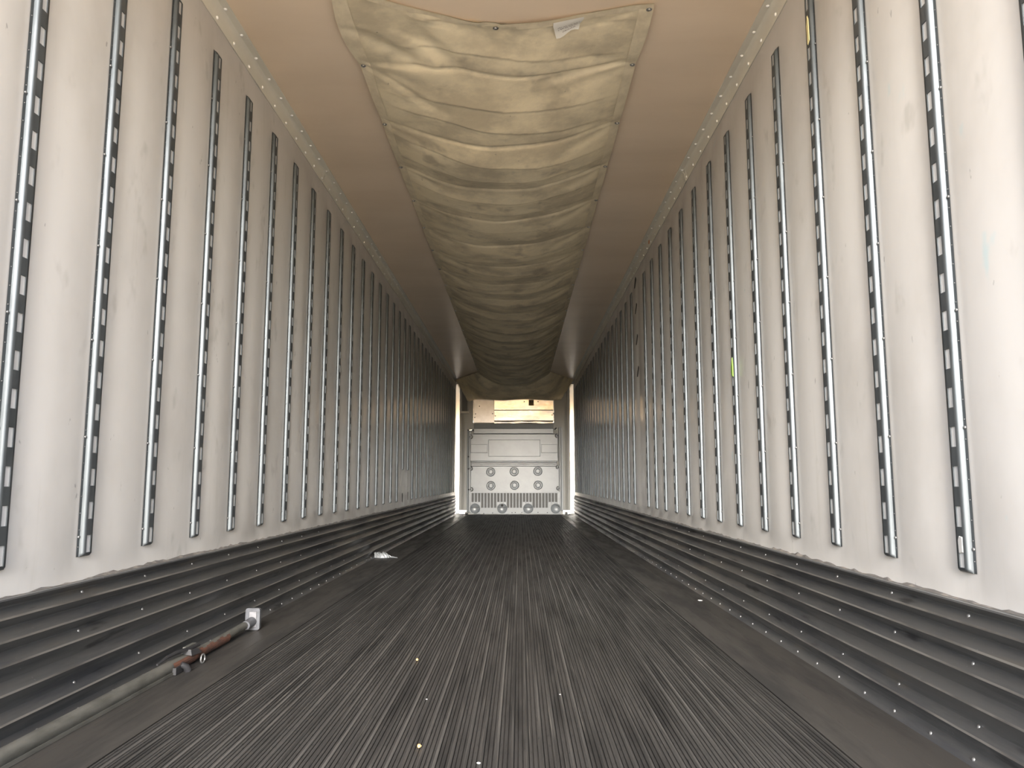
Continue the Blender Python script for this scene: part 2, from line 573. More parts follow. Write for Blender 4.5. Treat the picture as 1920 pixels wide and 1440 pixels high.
# ------------------------------------------------------------------ ceiling and its trims
m = MB()
ny, nx = 120, 16
rows = []
for i in range(ny + 1):
    y = YB + (D + 0.05 - YB) * i / ny
    rows.append([(-W + 2 * W * j / nx, y, H + 0.004 * sin(y * 5.15) * (1 - (2 * j / nx - 1) ** 4) + 0.002 * sin(11 * y + 0.7 * j)) for j in range(nx + 1)])
m.grid(rows[::-1])
m.box((-W - 0.09, YB, H + 0.02), (W + 0.09, D + 0.12, H + 0.12))
ceiling = tag(m.build('ceiling', M['ceiling'], smooth='all'), 'beige liner ceiling of the trailer', 'ceiling', kind='structure')

for n, sg in ((1, -1), (2, 1)):
    ang = []
    for y0, y1, dz in ((YB, 5.10, 0.0), (5.06, D - 0.02, 0.0012)):
        ang.append((y0, y1, dz))
    tr = None
    for y0, y1, dz in ang:
        p0 = [(W - 0.001, 2.704), (W - 0.004 - dz, 2.704), (W - 0.0045 - dz, 2.770), (W - 0.010 - dz, H - 0.014), (W - 0.018, H - 0.0065 - dz),
              (1.190, H - 0.006 - dz), (1.190, H - 0.001), (W - 0.001, H - 0.001)]
        p = [(sg * x, z) for x, z in p0]
        mm = MB().prism_y(p if sg < 0 else p[::-1], y0, y1)
        if tr is None:
            tr = mm.build('trim_%d' % n, M['trim'], smooth=True)
            tag(tr, 'pale riveted angle trim between the ceiling and the %s wall' % ('left' if sg < 0 else 'right'), 'trim', kind='structure')
        else:
            mm.build('trim_length', M['trim'], tr, smooth=True)
    # joint cover where the two lengths overlap
    arc = MB()
    pts = [(sg * 1.192, 5.07, H - 0.008), (sg * 1.205, 5.095, H - 0.0095), (sg * 1.222, 5.105, H - 0.012), (sg * 1.232, 5.105, 2.770),
           (sg * 1.2345, 5.09, 2.735), (sg * 1.2345, 5.06, 2.706)]
    arc.tube(pts, 0.0022, 6).build('joint_lip', M['trim'], tr, smooth='all')
    rp = [(0.0085, 0), (0.0080, 0.003), (0.0050, 0.0062), (0, 0.0072)]
    riv = MB()
    y = 3.239 - 0.2045 * 15
    while y < D - 0.1:
        riv.lathe((sg * 1.214, y, H - 0.006), (0, 0, -1), rp, 8)
        riv.lathe((sg * (W - 0.0042), y + 0.17, 2.727), (-sg, 0, 0), rp, 8)
        y += 0.2045
    riv.build('rivets', M['rivet'], tr, smooth='all')['kind'] = 'stuff'

# ------------------------------------------------------------------ canvas air chute under the ceiling
def sm(a, b, x):
    t = min(1, max(0, (x - a) / (b - a)))
    return t * t * (3 - 2 * t)


Y_END = 14.95
A0, AP = 3.705, 0.628           # first side screw and screw spacing


def sag(y):
    if y < 3.36:
        return 0.0
    return 0.055 * sm(3.3, 3.75, y) + 0.115 * sm(3.7, 4.6, y) + 0.10 * sm(5, 15, y)


chute_rnd = random.Random(3)
billow = [chute_rnd.uniform(0.5, 1.25) for _ in range(40)]
minor = [(A0 + AP * (k + chute_rnd.uniform(0.25, 0.8)), chute_rnd.uniform(0.003, 0.011), chute_rnd.uniform(-0.10, 0.10)) for k in range(-1, 20)
         for _ in range(2)]


def chute_z(s, y):
    c = max(0.0, 1 - abs(s) ** 2.2)
    z = -sag(y) * c
    yy = y + 0.03 * sin(3.1 * s + y)
    t = (yy - A0) / AP
    k = math.floor(t)
    fr = t - k
    amp = 0.024 * billow[(k + 3) % 40] * (0.35 + 0.65 * sm(3.5, 4.4, y)) * (1 - 0.5 * sm(5.5, 8.5, y))
    if k < 0:
        amp *= 0.8
    # cusp at every pair of screws, fuller near the far side of each bay
    z -= amp * (1 - abs(2 * fr ** 0.85 - 1) ** 1.7) * (0.30 + 0.70 * c)
    dq = min(fr, 1 - fr) * AP
    z += (0.016 - 0.011 * sm(5, 8, y)) * max(0.0, 1 - dq / 0.022) * (0.35 + 0.65 * c) * (0.6 + 0.4 * sin(5 * s + 2.3 * k))
    for yc, a, sk in minor:
        d = yy - yc - sk * s
        if -0.16 < d < 0.16:
            z -= a * c * (1 - abs(d) / 0.16) ** 2 * (1.0 if d < 0 else 0.4)
            if 0 <= d < 0.02:
                z += 0.55 * a * c * (1 - d / 0.02)
    # radiating tension folds near each screw
    for kk in (k, k + 1):
        ya = A0 + kk * AP
        dy = y - ya
        e = 1 - abs(s)
        if e < 0.6:
            z += 0.010 * exp(-((abs(dy) - 0.30 * e) / (0.03 + 0.10 * e)) ** 2) * sin(pi * min(1, e / 0.6))
    z += 0.004 * sin(9 * s + 4.3 * y) * c
    # slack folds running in from the two near corners
    for (sa, ya, sb, yb, dep, wd) in ((-0.95, 3.02, -0.30, 3.66, 0.030, 0.05), (-0.80, 3.02, 0.0, 3.50, 0.016, 0.05), (-1.0, 3.35, -0.55, 3.67, 0.016, 0.04),
                                      (0.98, 3.21, 0.45, 3.40, 0.024, 0.035), (0.98, 3.66, 0.35, 3.78, 0.018, 0.03), (-0.95, 3.72, -0.45, 4.05, 0.014, 0.03)):
        ax, ay = sa * 0.7, ya
        bx, by = sb * 0.7, yb
        px, py = s * 0.7 - ax, y - ay
        L2 = (bx - ax) ** 2 + (by - ay) ** 2
        u = (px * (bx - ax) + py * (by - ay)) / L2
        if 0 < u < 1.2:
            dd = (px * (by - ay) - py * (bx - ax)) / sqrt(L2)
            if abs(dd) < 3 * wd:
                z += dep * exp(-(dd / (wd * (0.5 + 0.7 * u))) ** 2) * sin(pi * min(1, u / 1.2))
    return z


def edge_y(s):
    return 3.345 - (0.15 if s > 0 else 0.30) * abs(s) ** 1.5


chute = thing('air_chute', (0, 3.3, H), 'khaki canvas air chute sagging under the middle of the ceiling', 'air chute')
NXC, NYC = 52, 900
rows = []
for i in range(NYC + 1):
    row = []
    for j in range(NXC + 1):
        s = -1 + 2 * j / NXC
        ye = edge_y(s)
        t = i / NYC
        y = ye + (Y_END - ye) * t ** 1.12
        t2 = (y - A0) / AP
        fr = t2 - math.floor(t2)
        x = 0.698 * s - 0.004
        scal = sin(pi * fr) * (1.0 if y < A0 else 0.35)
        edge = max(0, (abs(s) - 0.9) / 0.1)
        x += (0.03 if s < 0 else 0.012) * (1 if s > 0 else -1) * edge * (sin(pi * min(1, (A0 - y) / 0.65)) if y < A0 else 0)
        z = H - 0.012 + chute_z(s, y) - 0.012 * scal * edge
        row.append((x, y, min(z, H - 0.010)))
    rows.append(row)
m = MB().grid([r[::-1] for r in rows])
cv = put(m.build('canvas', M['canvas'], smooth='all'), chute)
# side hems: flat doubled bands
for s in (0, 1):
    m = MB()
    hr = []
    for i in range(0, NYC + 1):
        r = rows[i]
        a, b = (r[0], r[2]) if s == 0 else (r[-3], r[-1])
        hr.append([(a[0], a[1], a[2] - 0.003), ((a[0] + b[0]) / 2, a[1], (a[2] + b[2]) / 2 - 0.004), (b[0], b[1], b[2] - 0.003)])
    m.grid([r[::-1] for r in hr])
    put(m.build('hem', M['hem'], smooth='all'), chute)
# front hem
m = MB()
m.grid([[(p[0], p[1] + dy, p[2] - 0.003) for p in row] for dy, row in ((0.0, rows[0]), (0.015, rows[0]), (0.030, rows[2]))][::-1])
put(m.build('hem', M['hem'], smooth='all'), chute)
m = MB()
m.grid([[(p[0], p[1] + dy, p[2] - 0.004 - dz) for p in rows[-1]] for dy, dz in ((-0.05, 0.0), (-0.02, 0.004), (0.0, 0.010))][::-1])
put(m.build('hem', M['hem'], smooth='all'), chute)
scr = MB().lathe((0, 0, 0), (0, 0, -1), [(0.0135, 0), (0.0135, 0.002), (0.0075, 0.0022), (0.0070, 0.0055), (0.0035, 0.0075), (0, 0.008)], 12) \
    .mesh('screw', M['steel'], smooth=True)
spots = [(-0.004, 3.372)]
for s in (-1, 1):
    k = 0
    while A0 + AP * k < Y_END:
        spots.append((s * 0.682 - 0.004, A0 + AP * k))
        k += 1
spots.append((0.685, 3.235))
for x, y in spots:
    z = H - 0.018
    best = min((p for i in range(0, NYC + 1) for p in (rows[i][1], rows[i][-2], rows[i][NXC // 2])), key=lambda p: (p[0] - x) ** 2 + (p[1] - y) ** 2)
    o = link('screw', scr, chute, (x, y - 3.3, best[2] - 0.0045 - H))
# maker's label, too faded to read
tg = MB()
tx0, tx1 = 0.262, 0.400
lab = []
for i, (dy, sh) in enumerate(((0.0, 0.0), (0.025, 0.0), (0.055, 0.006), (0.088, 0.012), (0.115, 0.018))):
    row = []
    for j in range(7):
        t = j / 6
        x = tx0 + sh + (tx1 - tx0 - 2 * sh) * t
        s = (x + 0.004) / 0.698
        y = edge_y(s) + 0.012 + dy * (1 - 0.25 * t) + (0.008 * sin(7 * t) if i == 4 else 0)
        row.append((x, y, H - 0.012 + chute_z(s, y) - 0.008 - 0.010 * (i / 4)))
    lab.append(row)
label = put(tg.grid([r[::-1] for r in lab]).build('maker_label', M['tag'], smooth='all'), chute)
label['label'] = 'white cloth label with faded lettering'
ik = MB()
for r_, (fy, a, b) in enumerate(((0.42, 0.10, 0.92), (0.55, 0.14, 0.90), (0.74, 0.30, 0.80))):
    n = 22
    for q in range(n):
        t = a + (b - a) * q / n
        if (q * 7 + r_ * 3) % 5 == 0:
            continue
        fi = fy * 4
        i0 = int(fi)

        def pt(tt, ff):
            i_ = min(3, int(ff * 4))
            u_ = ff * 4 - i_
            j_ = min(5, int(tt * 6))
            w_ = tt * 6 - j_
            A = [lab[i_][j_][c] * (1 - w_) + lab[i_][j_ + 1][c] * w_ for c in range(3)]
            Bq = [lab[i_ + 1][j_][c] * (1 - w_) + lab[i_ + 1][j_ + 1][c] * w_ for c in range(3)]
            P_ = [A[c] * (1 - u_) + Bq[c] * u_ for c in range(3)]
            return (P_[0], P_[1], P_[2] - 0.0015)
        wv = 0.02 * sin(q * 2.3 + r_)
        ik.add([pt(t, fy + wv), pt(t + 0.028, fy + wv), pt(t + 0.028, fy + wv + 0.045), pt(t, fy + wv + 0.045)], [(3, 2, 1, 0)])
ink = ik.build('lettering', M['ink'], label)

# canvas inlet skirt joining the chute to the evaporator outlet
YF = D - 0.20
m = MB()
nj = 40
R0, R1, R2, R3 = [], [], [], []
sk_rows = []
for i in range(15):
    q = i / 14
    row = []
    for j in range(nj + 1):
        s = -1 + 2 * j / nj
        # top line: level chute end in the middle, diagonals to the corners of the trailer
        if abs(s) < 0.58:
            a = s / 0.58
            T = (0.70 * a, Y_END - 0.05, H - 0.012)
            drop = -0.05
        else:
            a = (abs(s) - 0.58) / 0.42
            T = (math.copysign(0.70 + 0.53 * a, s), Y_END - 0.05 + (D - 0.14 - Y_END) * a, H - 0.012)
        bx = 0.985 * s if s > 0 else 0.97 * s
        lift = 0.012 * sin(6 * s) - (0.02 if s < -0.85 else 0)
        Bp = (bx - 0.02, YF, 2.37 + lift)
        bel = sin(pi * q)
        x = T[0] + (Bp[0] - T[0]) * q
        y = T[1] + (Bp[1] - T[1]) * q
        z = T[2] + (Bp[2] - T[2]) * q
        z -= 0.10 * bel * max(0, 1 - s * s) * 1.0
        z += 0.012 * bel * sin(9 * s + 5 * q) + 0.010 * bel * sin(17 * s * (0.5 + q))
        row.append((x, y, z))
    sk_rows.append(row)
m.grid([r[::-1] for r in sk_rows])
sk = put(m.build('inlet_skirt', M['canvas'], smooth='all'), chute)
m = MB()
m.tube(sk_rows[-1], 0.010, 8)
put(m.build('skirt_hem', M['canvas'], smooth='all'), chute)
# loose torn corner on the left
m = MB()
ca, cb = sk_rows[-1][0], sk_rows[-1][5]
m.grid([[(ca[0] - 0.05, YF + 0.02, 2.56), (-1.02, YF, 2.50), (-0.93, YF - 0.02, 2.40)],
        [(-1.00, YF + 0.01, 2.45), (-0.95, YF - 0.01, 2.38), (cb[0] - 0.12, YF - 0.02, 2.37)],
        [(-0.955, YF, 2.325), (-0.92, YF - 0.01, 2.332), (-0.83, YF - 0.015, 2.365)]])
put(m.build('torn_corner', M['hem'], smooth='all'), chute)

# ------------------------------------------------------------------ front wall
m = MB()
m.box((-W - 0.08, D, -0.16), (W + 0.08, D + 0.12, H + 0.1))
front = tag(m.build('wall_front', M['front']), 'pale front wall at the far end of the trailer', 'wall', kind='structure')


def Z1(zx, zy, Y=D - 0.1):
    """Point of the front end read off an enlargement of the photograph (4.8x from pixel 820, 680)."""
    return on_y(820 + zx / 4.8, 680 + zy / 4.8, Y)


for sg in (-1, 1):
    # flat bright strip, turned slightly towards the middle of the trailer
    xa, xb = sg * (W - 0.004), sg * (W - 0.085)
    m = MB()
    zt = H - 0.09
    m.add([(xa, D - 0.030, 0.02), (xb, D - 0.024, 0.02), (xb, D - 0.002, 0.02), (xa, D - 0.002, 0.02),
           (xa, D - 0.030, zt), (xb, D - 0.024, zt), (xb, D - 0.002, zt), (xa, D - 0.002, zt)],
          [(0, 1, 5, 4), (1, 2, 6, 5), (4, 5, 6, 7), (3, 2, 1, 0)])
    post = m.build('trim_%d' % (3 if sg < 0 else 4), M['bright'])
    tag(post, 'bright metal corner strip where the front wall meets the %s wall' % ('left' if sg < 0 else 'right'), 'corner strip', kind='structure')
    MB().box((min(xa, xb) - 0.002, D - 0.05, zt), (max(xa, xb) + 0.002, D - 0.002, H - 0.03)).build('post_cap', M['trim'], post)
    rv = MB()
    for k in range(14):
        rv.lathe((sg * (W - 0.079), D - 0.025, 0.15 + k * 0.185), (0, -1, 0), [(0.006, 0), (0.004, 0.004), (0, 0.005)], 7)
    rv.build('rivets', M['hole'], post)['kind'] = 'stuff'
    # bright flashing at the foot
    x0, x1 = sorted((sg * (W - 0.09), sg * 0.99))
    MB().bevel_box((x0, D - 0.02, 0.0), (x1, D - 0.002, 0.095), 0.008).build('foot_flashing', M['bright'], post)
    # shallow vertical crease of the liner panel
    xc = sg * 1.08
    MB().add([(xc - 0.03, D, 0.10), (xc, D - 0.012, 0.10), (xc + 0.03, D, 0.10), (xc - 0.03, D, 2.6), (xc, D - 0.012, 2.6), (xc + 0.03, D, 2.6)],
             [(0, 1, 4, 3), (1, 2, 5, 4)]).build('panel_crease', M['front'], front)

# framed pocket left of the evaporator
x0, z1 = Z1(207, 240, D - 0.03)
x1, z0 = Z1(285, 452, D - 0.03)
fr = thing('document_frame', (x0, D, z0), 'pale rectangular frame on the front wall, left of the evaporator', 'frame')
put(MB().box((x0 + 0.02, D - 0.012, z0 + 0.03), (x1 - 0.02, D - 0.002, z1 - 0.02)).build('back_panel', M['slot_in'], fr), fr)
b_ = MB()
b_.bevel_box((x0, D - 0.045, z0), (x0 + 0.035, D, z1), 0.008)
b_.bevel_box((x1 - 0.035, D - 0.045, z0), (x1, D, z1), 0.008)
b_.bevel_box((x0, D - 0.045, z1 - 0.035), (x1, D, z1), 0.008)
put(b_.build('frame_border', M['front'], fr), fr)
put(MB().bevel_box((x0, D - 0.055, z0 - 0.012), (x1, D, z0 + 0.035), 0.012).build('frame_sill', M['trim'], fr), fr)

# ------------------------------------------------------------------ evaporator above the bulkhead
YE = D - 0.10
ev = thing('evaporator', (0, D, 1.85), 'bare aluminium evaporator of the cooling unit above the grey bulkhead', 'cooling unit')
ex0, ez1 = Z1(326, 330, YE)
ex1, ez0 = Z1(1046, 546, YE)
put(MB().box((ex0, YE + 0.01, ez0 + 0.02), (ex1, D - 0.005, 2.62)).build('housing', M['evap_panel'], ev), ev)
lx1, _ = Z1(510, 400, YE)
put(MB().bevel_box((ex0 + 0.006, YE - 0.012, ez0 + 0.01), (lx1, YE + 0.01, 2.55), 0.004).build('side_panel', M['evap_panel'], ev), ev)
rx1, _ = Z1(1041, 400, YE)
for zt, zb_, tilt in ((300, 424, 0.0225), (432, 520, 0.0160), (530, 546, 0.0040)):
    _, za = Z1(600, zt, YE)
    _, zc = Z1(600, zb_, YE)
    n = 10
    rr = []
    for q in range(6):
        t = q / 5
        z = za + (zc - za) * t
        rr.append([(lx1 + 0.008 + (rx1 - lx1 - 0.01) * j / n, YE - 0.004 - tilt * (1 - t) + 0.0035 * sin(2.6 * j / n * pi) * sin(pi * t), z) for j in range(n + 1)])
    mm = MB().grid(rr)
    mm.add([rr[0][0], rr[0][-1], rr[-1][-1], rr[-1][0], (rr[-1][0][0], YE + 0.01, zc), (rr[-1][-1][0], YE + 0.01, zc)], [(3, 2, 5, 4)])
    put(mm.build('louvre', M['evap'], ev, smooth='all'), ev)
for zy in (428, 525):
    _, zc = Z1(600, zy, YE)
    put(MB().box((lx1 + 0.004, YE - 0.006, zc - 0.009), (rx1, YE + 0.008, zc + 0.009)).build('louvre_gap', M['hole'], ev), ev)
sc1 = MB().lathe((0, 0, 0), (0, -1, 0), [(0.012, 0), (0.012, 0.006), (0.006, 0.010), (0, 0.011)], 8).mesh('screw', M['black'], smooth=True)
for zx, zy in ((345, 462), (338, 494), (498, 460), (522, 480), (1033, 472), (1043, 460), (782, 352), (906, 352), (380, 393)):
    x, z = Z1(zx, zy, YE)
    link('screw', sc1, ev, (x, YE - 0.026 - D, z - 1.85))
wx0, wz1 = Z1(822, 335, YE)
wx1, wz0 = Z1(868, 387, YE)
warn = put(MB().box((wx0, YE - 0.026, wz0), (wx1, YE - 0.016, wz1)).build('warning_sticker', M['brown'], ev), ev)
warn['label'] = 'small brown warning sticker with black triangles'
tri = MB()
for c in (0.3, 0.72):
    xc = wx0 + (wx1 - wx0) * c
    w_ = (wx1 - wx0) * 0.17
    zc = wz0 + (wz1 - wz0) * 0.52
    tri.add([(xc - w_, YE - 0.0275, zc), (xc + w_, YE - 0.0275, zc), (xc, YE - 0.0275, zc + 2 * w_)], [(0, 1, 2)])
tri.build('warning_triangles', M['black'], warn)
# thin edge strips each side
for xx in (ex0 - 0.004, ex1 - 0.004):
    put(MB().box((xx, YE - 0.02, ez0 + 0.01), (xx + 0.008, YE + 0.01, 2.55)).build('edge_strip', M['bright'], ev), ev)

# ------------------------------------------------------------------ grey return-air bulkhead
YP = D - 0.10
bk = thing('air_bulkhead', (0, D, 0), 'grey moulded return air bulkhead with slots and round bosses at the far end', 'bulkhead')


def rect(a, b, Y):
    (xa, za), (xb, zb) = Z1(*a, Y), Z1(*b, Y)
    return min(xa, xb), max(xa, xb), min(za, zb), max(za, zb)


# ledge under the evaporator
a0, a1, c0, c1 = rect((330, 552), (1044, 592), YP)
put(MB().add([(a0, YP - 0.06, c0), (a1, YP - 0.06, c0), (a1, YP - 0.02, c1), (a0, YP - 0.02, c1), (a0, D, c0), (a1, D, c0), (a1, D, c1), (a0, D, c1)],
             [(0, 1, 2, 3), (3, 2, 6, 7), (0, 3, 7, 4), (1, 5, 6, 2), (4, 5, 1, 0)]).build('top_ledge', M['grey2'], bk), bk)
a0, a1, c0, c1 = rect((328, 594), (1046, 640), YP)
put(MB().bevel_box((a0, YP - 0.055, c0), (a1, D, c1), 0.008).build('top_rail', M['grey'], bk), bk)
# upper panel with sunk side bars and a raised centre field
a0, a1, c0, c1 = rect((297, 642), (1087, 888), YP)
up = put(MB().bevel_box((a0, YP - 0.03, c0), (a1, D, c1), 0.01).build('upper_panel', M['grey'], bk), bk)
f0, f1, g0, g1 = rect((460, 693), (926, 846), YP)
MB().bevel_box((f0, YP - 0.042, g0), (f1, YP - 0.029, g1), 0.008).build('centre_field', M['grey'], up)
for u0, u1 in ((300, 452), (934, 1084)):
    q0, q1, r0, r1 = rect((u0, 736), (u1, 812), YP)
    MB().bevel_box((q0, YP - 0.040, r0), (q1, YP - 0.029, r1), 0.007).build('side_bar', M['grey'], up)
# stacked ribs at the joint
for i, (t0, t1) in enumerate(((888, 898), (900, 912), (914, 930))):
    q0, q1, r0, r1 = rect((304, t0), (1078, t1), YP)
    put(MB().bevel_box((q0, YP - 0.045, r0), (q1, D, r1), 0.006).build('joint_rib', M['grey'], bk), bk)
# lower panel
a0, a1, c0, c1 = rect((300, 931), (1097, 1164), YP)
lowp = put(MB().bevel_box((a0, YP - 0.03, c0), (a1, D, c1), 0.008).build('lower_panel', M['grey'], bk), bk)
boss = MB()
boss.lathe((0, 0, 0), (0, -1, 0), [(0.096, 0.0), (0.092, 0.016), (0.084, 0.018), (0.074, 0.001), (0.062, 0.001), (0.056, 0.020), (0.048, 0.024),
                                   (0.030, 0.024), (0.026, 0.014), (0.0, 0.014)], 24)
for k in range(4):
    t = pi / 4 + k * pi / 2
    boss.box((0.033 * cos(t) - 0.007, -0.028, 0.033 * sin(t) - 0.007), (0.033 * cos(t) + 0.007, -0.014, 0.033 * sin(t) + 0.007))
boss_me = boss.mesh('round_boss', M['grey'], smooth=True)
for zx, zy in ((480, 983), (692, 980), (905, 977), (482, 1108), (695, 1104), (907, 1103)):
    x, z = Z1(zx, zy, YP - 0.03)
    put_o = link('round_boss', boss_me, lowp, (x, YP - 0.031, z))
# slotted grille: bars between the slots
a0, a1, c0, c1 = rect((296, 1165), (1108, 1362), YP)
put(MB().box((a0, YP - 0.004, c0), (a1, D, c1)).build('grille_duct', M['slot_in'], bk), bk)
slot_x = [318 + 28.9 * i for i in range(27)]
short = {0, 1, 2, 8, 9, 10, 16, 17, 18, 24, 25, 26}
yf, ybk = YP - 0.03, YP - 0.002
_, z_top = Z1(600, 1176, yf)
bars = [296] + [x + 14.45 for x in slot_x[:-1]] + [1108]
for i in range(28):
    xl = 296 if i == 0 else slot_x[i - 1] + 9.5
    xr = 1108 if i == 27 else slot_x[i] - 9.5
    q0, q1, r0, r1 = rect((xl, 1165), (xr, 1310), yf)
    put(MB().bevel_box((q0, yf, r0), (q1, ybk, r1), 0.004).build('grille_bar', M['grey'], bk), bk)
q0, q1, r0, r1 = rect((296, 1160), (1108, 1174), yf)
put(MB().bevel_box((q0, yf - 0.002, r0), (q1, ybk, r1), 0.003).build('grille_head', M['grey'], bk), bk)
for i in sorted(short):
    q0, q1, r0, r1 = rect((slot_x[i] - 10, 1254), (slot_x[i] + 10, 1312), yf)
    put(MB().box((q0, yf + 0.001, r0), (q1, ybk, r1)).build('slot_stop', M['grey'], bk), bk)
q0, q1, r0, r1 = rect((296, 1306), (1110, 1362), yf)
foot = put(MB().box((q0, yf - 0.002, 0.012), (q1, D, r1)).build('foot_plate', M['grey2'], bk), bk)
for cxz in (340, 583, 818, 1065):
    x, z = Z1(cxz, 1312, yf)
    mm = MB()
    mm.lathe((x, yf - 0.004, z), (0, -1, 0), [(0.105, -0.004), (0.105, 0.006), (0.098, 0.009), (0.092, 0.004), (0.088, 0.001), (0, 0.001)], 28)
    port = put(mm.build('drain_port', M['grey'], bk, smooth=True), bk)
    if cxz == 1065:
        MB().add([(x - 0.03, yf - 0.009, z + 0.075), (x + 0.06, yf - 0.012, z + 0.055), (x + 0.09, yf - 0.010, z + 0.005), (x + 0.05, yf - 0.012, z + 0.045)],
                 [(0, 1, 2, 3)][::-1]).build('port_crack', M['hole'], port)
    else:
        MB().box((x - 0.082, yf - 0.011, z + 0.020), (x + 0.082, yf - 0.003, z + 0.027)).build('port_ridge', M['hole'], port)
    if cxz == 583:
        MB().lathe((x, yf - 0.0075, z + 0.062), (0, -1, 0), [(0.026, -0.002), (0.026, 0.0015), (0, 0.0015)], 14).build('port_hole', M['hole'], port)
bolt = MB().lathe((0, 0, 0), (0, -1, 0), [(0.010, 0), (0.009, 0.005), (0, 0.007)], 8).mesh('bolt', M['black'], smooth=True)
for zx, zy in ((418, 1357), (498, 1352), (672, 1350), (702, 1348), (760, 1350), (906, 1347), (990, 1349)):
    x, z = Z1(zx, zy, yf)
    link('bolt', bolt, bk, (x, yf - 0.004 - D, z))
# side channels, clips and their bolts
for sg, xa, xb in ((-1, 266, 296), (1, 1092, 1134)):
    q0, q1, r0, r1 = rect((xa, 600 if sg < 0 else 582), (xb, 1345 if sg < 0 else 1330), YP)
    mm = MB()
    w = q1 - q0
    pr = [(q0, YP + 0.05), (q0 + 0.1 * w, YP - 0.012), (q0 + 0.42 * w, YP - 0.015), (q0 + 0.5 * w, YP + 0.006), (q0 + 0.62 * w, YP - 0.012), (q1, YP - 0.012), (q1, YP + 0.06)]
    vs_ = [(x, y, r0) for x, y in pr] + [(x, y, r1) for x, y in pr]
    n = len(pr)
    mm.add(vs_, [(i, i + 1, n + i + 1, n + i) for i in range(n - 1)] + [tuple(range(n, 2 * n))[::-1]])
    put(mm.build('side_channel', M['grey2'], bk), bk)
for sg, zx, zy in ((-1, 300, 668), (-1, 300, 953), (-1, 304, 1140), (1, 1078, 658), (1, 1085, 940), (1, 1090, 1130)):
    x, z = Z1(zx, zy, YP - 0.04)
    mm = MB()
    n = 12
    ro, ri = 0.046, 0.034
    for r_, mi in ((ro, 0),):
        ring = []
        for k in range(n + 1):
            t = -pi / 2 + pi * k / n
            ring.append((-sg * cos(t), sin(t)))
        for k in range(n):
            c0_, c1_ = ring[k], ring[k + 1]
            pts = [(x + ri * c0_[0], z + ri * c0_[1]), (x + ro * c0_[0], z + ro * c0_[1]), (x + ro * c1_[0], z + ro * c1_[1]), (x + ri * c1_[0], z + ri * c1_[1])]
            mm.add([(a, YP - 0.050, b) for a, b in pts] + [(a, YP - 0.03, b) for a, b in pts], [(0, 1, 2, 3), (0, 3, 7, 4), (1, 5, 6, 2)])
    clip = put(mm.build('clip_ring', M['hole'], bk), bk)
    MB().lathe((x, YP - 0.05, z), (0, -1, 0), [(0.033, -0.02), (0.033, 0.002), (0.026, 0.006), (0.0, 0.006)], 16).build('clip_disc', M['grey2'], clip, smooth=True)
    MB().lathe((x + sg * 0.012, YP - 0.056, z), (0, -1, 0), [(0.010, 0), (0.009, 0.006), (0, 0.008)], 8).build('clip_bolt', M['black'], clip)
for zx, zy in ((279, 607), (318, 607), (1060, 598), (1068, 590), (280, 846), (280, 956), (282, 1142)):
    x, z = Z1(zx, zy, YP - 0.02)
    link('bolt', MB().lathe((0, 0, 0), (0, -1, 0), [(0.016, 0), (0.014, 0.006), (0, 0.009)], 8).mesh('bolt', M['black'], smooth=True), bk, (x, YP - 0.022 - D, z))
for xa, xb, zy in ((280, 320, 607), (1056, 1074, 598)):
    q0, q1, r0, r1 = rect((xa, zy - 6), (xb, zy + 6), YP)
    put(MB().bevel_box((q0, YP - 0.022, r0), (q1, YP + 0.01, r1), 0.004).build('top_bracket', M['steel'], bk), bk)
for zx in (262, 1160):
    x, z = Z1(zx, 1352, YP)
    put(MB().lathe((x, YP + 0.02, 0.028), (0, -1, 0), [(0.030, -0.02), (0.030, 0.0), (0.022, 0.014), (0, 0.020)], 14).build('foot_cap', M['bright'], bk, smooth=True), bk)

# ------------------------------------------------------------------ cargo bar on the floor by the left wall
cb = thing('cargo_bar', (-1.14, 2.5, 0.0), 'rusty cargo bar lying on the floor along the left kick plate', 'cargo bar')
TX = -1.150
pts = [(TX + 0.002, 1.15, 0.024), (TX, 2.0, 0.024), (TX, 2.6, 0.024), (TX - 0.002, 3.02, 0.024)]
put(MB().tube(pts, 0.0215, 16).build('outer_tube', M['tube'], cb, smooth=True), cb)
put(MB().box((TX - 0.008, 1.15, 0.001), (TX + 0.022, 2.98, 0.012)).build('tube_keel', M['tube'], cb), cb)
put(MB().tube([(TX - 0.002, 2.9, 0.026), (TX, 3.3, 0.028), (TX + 0.006, 3.695, 0.038)], 0.0165, 14).build('inner_tube', M['tube'], cb, smooth=True), cb)
# torn rusty sleeve
sl = MB()
for i in range(10):
    y0, y1 = 3.06 + 0.035 * i, 3.06 + 0.035 * (i + 1)
    a0_, a1_ = -0.9 + 0.05 * sin(i), 1.0 + 0.2 * sin(2.1 * i)
    ring = [a0_ + (a1_ - a0_) * k / 6 for k in range(7)]
    A = [(TX + 0.0215 * cos(t - 0.25), y0, 0.026 + 0.0225 * sin(t - 0.25)) for t in ring]
    Bv = [(TX + 0.0215 * cos(t - 0.25), y1, 0.026 + 0.0225 * sin(t - 0.25)) for t in ring]
    sl.grid([A, Bv])
put(sl.build('rusty_sleeve', M['rust'], cb), cb)
sl = MB()
for i in range(5):
    y0, y1 = 2.86 + 0.04 * i, 2.86 + 0.04 * (i + 1)
    ring = [-1.0 + 1.7 * k / 5 for k in range(6)]
    A = [(TX + 0.024 * cos(t), y0, 0.025 + 0.024 * sin(t)) for t in ring]
    Bv = [(TX + 0.024 * cos(t), y1, 0.025 + 0.024 * sin(t)) for t in ring]
    sl.grid([A, Bv])
put(sl.build('rusty_sleeve', M['rust'], cb), cb)
